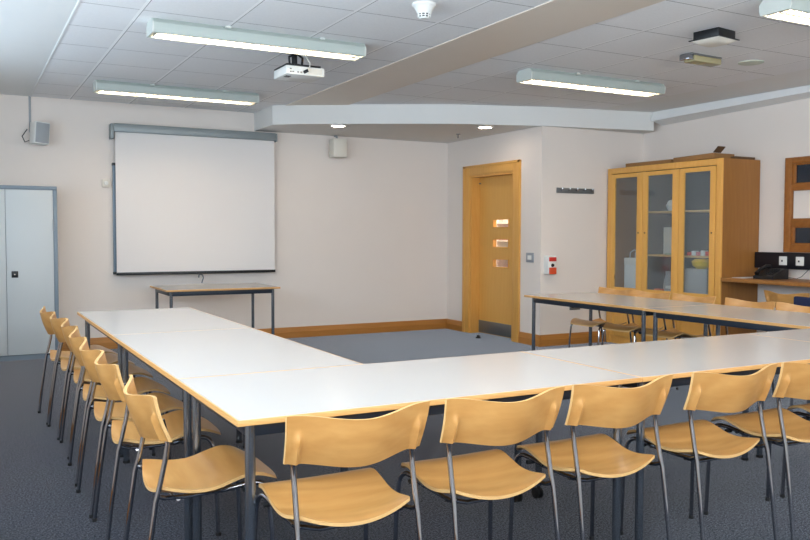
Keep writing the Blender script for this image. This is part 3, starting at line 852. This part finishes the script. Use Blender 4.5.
for k, (y, z, w) in enumerate(((6.70, .551, .05), (6.63, .551, .035), (6.66, .551, 0))):
    if w: item('ink_tub', ['orange tub at the left of the bottom shelf behind the middle cabinet door', 'smaller orange tub beside the book pile behind the middle cabinet door'][k], 'tub', MB().lathe([(0, 0), (w * .6, 0), (w * .65, .11), (0, .11)], (6.78, y, z), 16), 'orange')
item('grey_jug', 'round grey jug behind the middle cabinet door above the tubs', 'jug', MB().lathe([(0, 0), (.05, 0), (.06, .08), (.05, .2), (.03, .26), (.035, .30), (0, .30)], (6.95, 6.70, .551), 18), 'grey_p')
item('folder', 'pale green folder lying on the middle cabinet shelf', 'folder', MB().box(6.78, 6.89, 6.34, 6.60, 1.041, 1.055, .002), 'green')
item('storage_box', 'beige box on the middle cabinet shelf', 'box', MB().box(6.90, 7.15, 6.40, 6.74, 1.058 + .0, 1.36, .006), 'cream_p')
bpy.data.objects['storage_box'].location.z = -.017
item('white_bundle', 'white bundle on the top shelf behind the middle cabinet door', 'bundle', MB().lathe([(0, 0), (.10, 0), (.13, .06), (.10, .12), (0, .14)], (6.93, 6.56, 1.516), 18), 'paper')
item('amber_vase', 'amber vase high behind the right cabinet door', 'vase', MB().lathe([(0, 0), (.05, 0), (.08, .1), (.05, .2), (.03, .25), (0, .25)], (6.88, 5.90, 1.516), 18), 'yellow')
for k in range(5):
    item('sweet_packet', ['red packet at the left end of the small packets behind the right cabinet door', 'white packet second in the line of small packets', 'pink packet in the middle of the line of small packets', 'white packet fourth in the line of small packets', 'red packet at the right end of the line of small packets'][k], 'packet',
         MB().box(6.76, 6.82, 6.265 - k * .06 - .05, 6.265 - k * .06, 1.041, 1.041 + [.035, .05, .04, .055, .045][k], .004), ['red', 'paper', 'magenta', 'white_p', 'red'][k], 'small packets on the cabinet shelf')
item('yellow_bowl', 'bright yellow rounded bowl behind the right cabinet door', 'bowl', MB().lathe([(0, 0), (.05, 0), (.09, .03), (.105, .075), (.07, .10), (0, .105)], (6.79, 6.09, .905), 24), 'yellow')
item('storage_box', 'grey plastic box carrying the yellow bowl behind the right cabinet door', 'box', MB().box(6.70, 6.95, 5.94, 6.24, .551, .904, .006), 'grey_p')
item('marker_bottle', 'tall orange-red bottle at the bottom right of the cabinet', 'bottle', MB().lathe([(0, 0), (.018, 0), (.018, .12), (.008, .14), (.008, .18), (0, .18)], (6.73, 5.895, .551), 14), 'orange')
item('marker_bottle', 'short red bottle at the bottom right of the cabinet', 'bottle', MB().lathe([(0, 0), (.016, 0), (.016, .08), (.008, .10), (0, .10)], (6.76, 5.85, .551 + .0), 14), 'red')
# boxes on top
o = item('flat_box', 'long flat brown cardboard box on the cabinet, towards the corner', 'cardboard box', MB().box(-.16, .16, -.33, .33, 0, .045, .002), 'card'); o.location = (6.85, 6.79, CZ); o.rotation_euler = (0, 0, .03)
t = thing('flat_box', 'flat brown cardboard box on the cabinet with its end flap sticking up', 'cardboard box', (6.86, 6.13, CZ + .008))
MB().box(-.17, .14, -.25, .28, 0, .052, .002, mat=Matrix.Rotation(-.02, 4, 'X') @ Matrix.Translation((0, 0, .0))).build('carton', M['card'], t)
MB().box(-.165, -.06, -.08, .0, -.004, .004, mat=Matrix.Translation((0, -.245, .062)) @ Matrix.Rotation(-.75, 4, 'X')).build('flap', M['card_d'], t)
o = item('flat_box', 'small dark cardboard sheet on the near end of the cabinet top', 'cardboard box', MB().box(-.16, .13, -.03, .03, 0, .026, .002), 'card_d'); o.location = (7.0, 5.765, CZ)

# ------------------------------------------------------------------ worktop, trunking, phone, hatch window
t = thing('worktop', 'oak worktop along the right wall carrying the telephone', 'worktop', (6.93, 4.0, 0))
MB().box(-.28, .272, -2.0, 1.725, .795, .83, .002).build('top', M['oak_dark'], t)
MB().box(-.24, .272, -2.0, -1.975, 0, .795).build('end_panel', M['oak_dark'], t)
t = thing('dado_trunking', 'black power trunking on the right wall above the worktop', 'trunking', (7.18, 4.0, 0))
MB().box(-.045, .026, -2.0, 1.72, .925, 1.085, .006).build('channel', M['trunk'], t)
for y in (1.385, 1.20, .6):
    pl = MB().box(-.054, -.045, y - .043, y + .043, .962, 1.048, .003).build('socket_plate', M['white_p'], t)
    MB().box(-.058, -.054, y + .0, y + .014, .995, 1.012).build('outlet', M['black'], pl)
t = thing('telephone', 'black desk telephone on the worktop beside the cabinet', 'telephone', (6.93, 5.36, .83), 0)
MB().prism([(-.11, 0), (.12, 0), (.12, .10), (.06, .10), (-.11, .03)], -.10, .12, 'y').build('base', M['black'], t)
mb = MB(); mb.tube([(-.10, .09, .05), (-.06, .09, .085), (.04, .09, .125), (.09, .09, .115)], .018, 10, rad=[.024, .015, .015, .024]); mb.build('handset', M['black'], t)
mb = MB()
for i in range(4):
    for j in range(3): mb.box(-.07 + i * .03, -.052 + i * .03, -.07 + j * .03, -.05 + j * .03, .045 + i * .0126, .058 + i * .0126)
mb.build('keypad', M['rubber'], t)
MB().tube([(.10, -.10, .02), (.13, -.18, .008), (.12, -.24, .03), (.17, -.30, .12)], .003, 6).build('cable', M['black'], t)
item('paper_sheet', 'pale paper sheet lying on the worktop against the cabinet side', 'paper', MB().box(6.78, 7.08, 5.56, 5.70, .8305, .834), 'paper')

WY0, WY1 = 4.02, 5.41
mb = MB()
def wf(y0, y1, z0, z1, d=.05): mb.box(XR - d, XR - .001, y0, y1, z0, z1, .003)
wf(5.335, WY1, 1.09, 2.015); wf(WY0, WY0 + .075, 1.09, 2.015)
wf(WY0 + .075, 5.335, 1.955, 2.015); wf(WY0 + .075, 5.335, 1.09, 1.165); wf(WY0 + .075, 5.335, 1.69, 1.75); wf(WY0 + .075, 5.335, 1.345, 1.42)
w = struct(mb, 'window_1', M['hatch'])
for (a, b) in ((1.75, 1.955), (1.165, 1.345)):
    mb = MB()
    for (y0, y1, z0, z1) in ((5.305, 5.335, a, b), (WY0 + .075, WY0 + .105, a, b), (WY0 + .105, 5.305, a, a + .016), (WY0 + .105, 5.305, b - .016, b), (4.67, 4.69, a + .016, b - .016)): mb.box(XR - .030, XR - .001, y0, y1, z0, z1, .002)
    f = mb.build('sash', M['hatch'], w)
    MB().box(XR - .012, XR - .004, WY0 + .105, 5.305, a + .016, b - .016).build('pane', M['glass_dark'], f)
MB().box(XR - .016, XR - .002, WY0 + .075, 5.33, 1.42, 1.69).build('white_panel', M['wall'], w)

# ------------------------------------------------------------------ light
def area(name, loc, rot, sx, sy, e, col):
    l = bpy.data.lights.new(name, 'AREA'); l.shape = 'RECTANGLE'; l.size = sx; l.size_y = sy; l.energy = e; l.color = col
    o = bpy.data.objects.new(name, l); COL.objects.link(o); o.location = loc; o.rotation_euler = rot
    return o
for (a, b), e_ in zip(wy, (90, 80, 30)):
    area('daylight', (XL - .17, (a + b) / 2, (wz[0] + wz[1]) / 2), (0, -PI / 2 - .3, 0), wz[1] - wz[0] - .1, b - a - .1, e_, (0.72, 0.86, 1.0))
for (a, b), e_ in zip(wx, (100, 75, 45)):
    area('daylight', ((a + b) / 2, YS - .17, (wzf[0] + wzf[1]) / 2), (PI / 2 + .7, 0, 0), b - a - .1, wzf[1] - wzf[0] - .1, e_, (0.90, 0.95, 1.0))
area('corridor_lamp', (6.5, 8.5, 2.6), (0, 0, 0), .8, .8, 45, (1, .93, .85))
w = bpy.data.worlds.new('World'); S.world = w; w.use_nodes = True
w.node_tree.nodes['Background'].inputs[0].default_value = (.62, .78, 1, 1)
w.node_tree.nodes['Background'].inputs[1].default_value = 1.0

# ------------------------------------------------------------------ camera
cam = bpy.data.cameras.new('camera'); co = bpy.data.objects.new('camera', cam); COL.objects.link(co)
yaw, pitch, roll, f = 0.493862751, -0.0437633019, 0.00244166482, 824.332885
cy, sy, cp, sp = math.cos(yaw), math.sin(yaw), math.cos(pitch), math.sin(pitch)
F = Vector((sy * cp, cy * cp, sp)); Rt = Vector((cy, -sy, 0)); U = Rt.cross(F)
c, s_ = math.cos(roll), math.sin(roll)
Rt, U = c * Rt + s_ * U, -s_ * Rt + c * U
mt = Matrix((Rt, U, -F)).transposed().to_4x4()
mt.translation = Vector((0, 0, 1.26))
co.matrix_world = mt
cam.sensor_width = 36; cam.lens = f / 810 * 36; cam.clip_start = .05
S.camera = co
S.view_settings.view_transform = 'Standard'; S.view_settings.look = 'None'; S.view_settings.gamma = 1
S.view_settings.use_curve_mapping = False
S.view_settings.exposure = 0.34
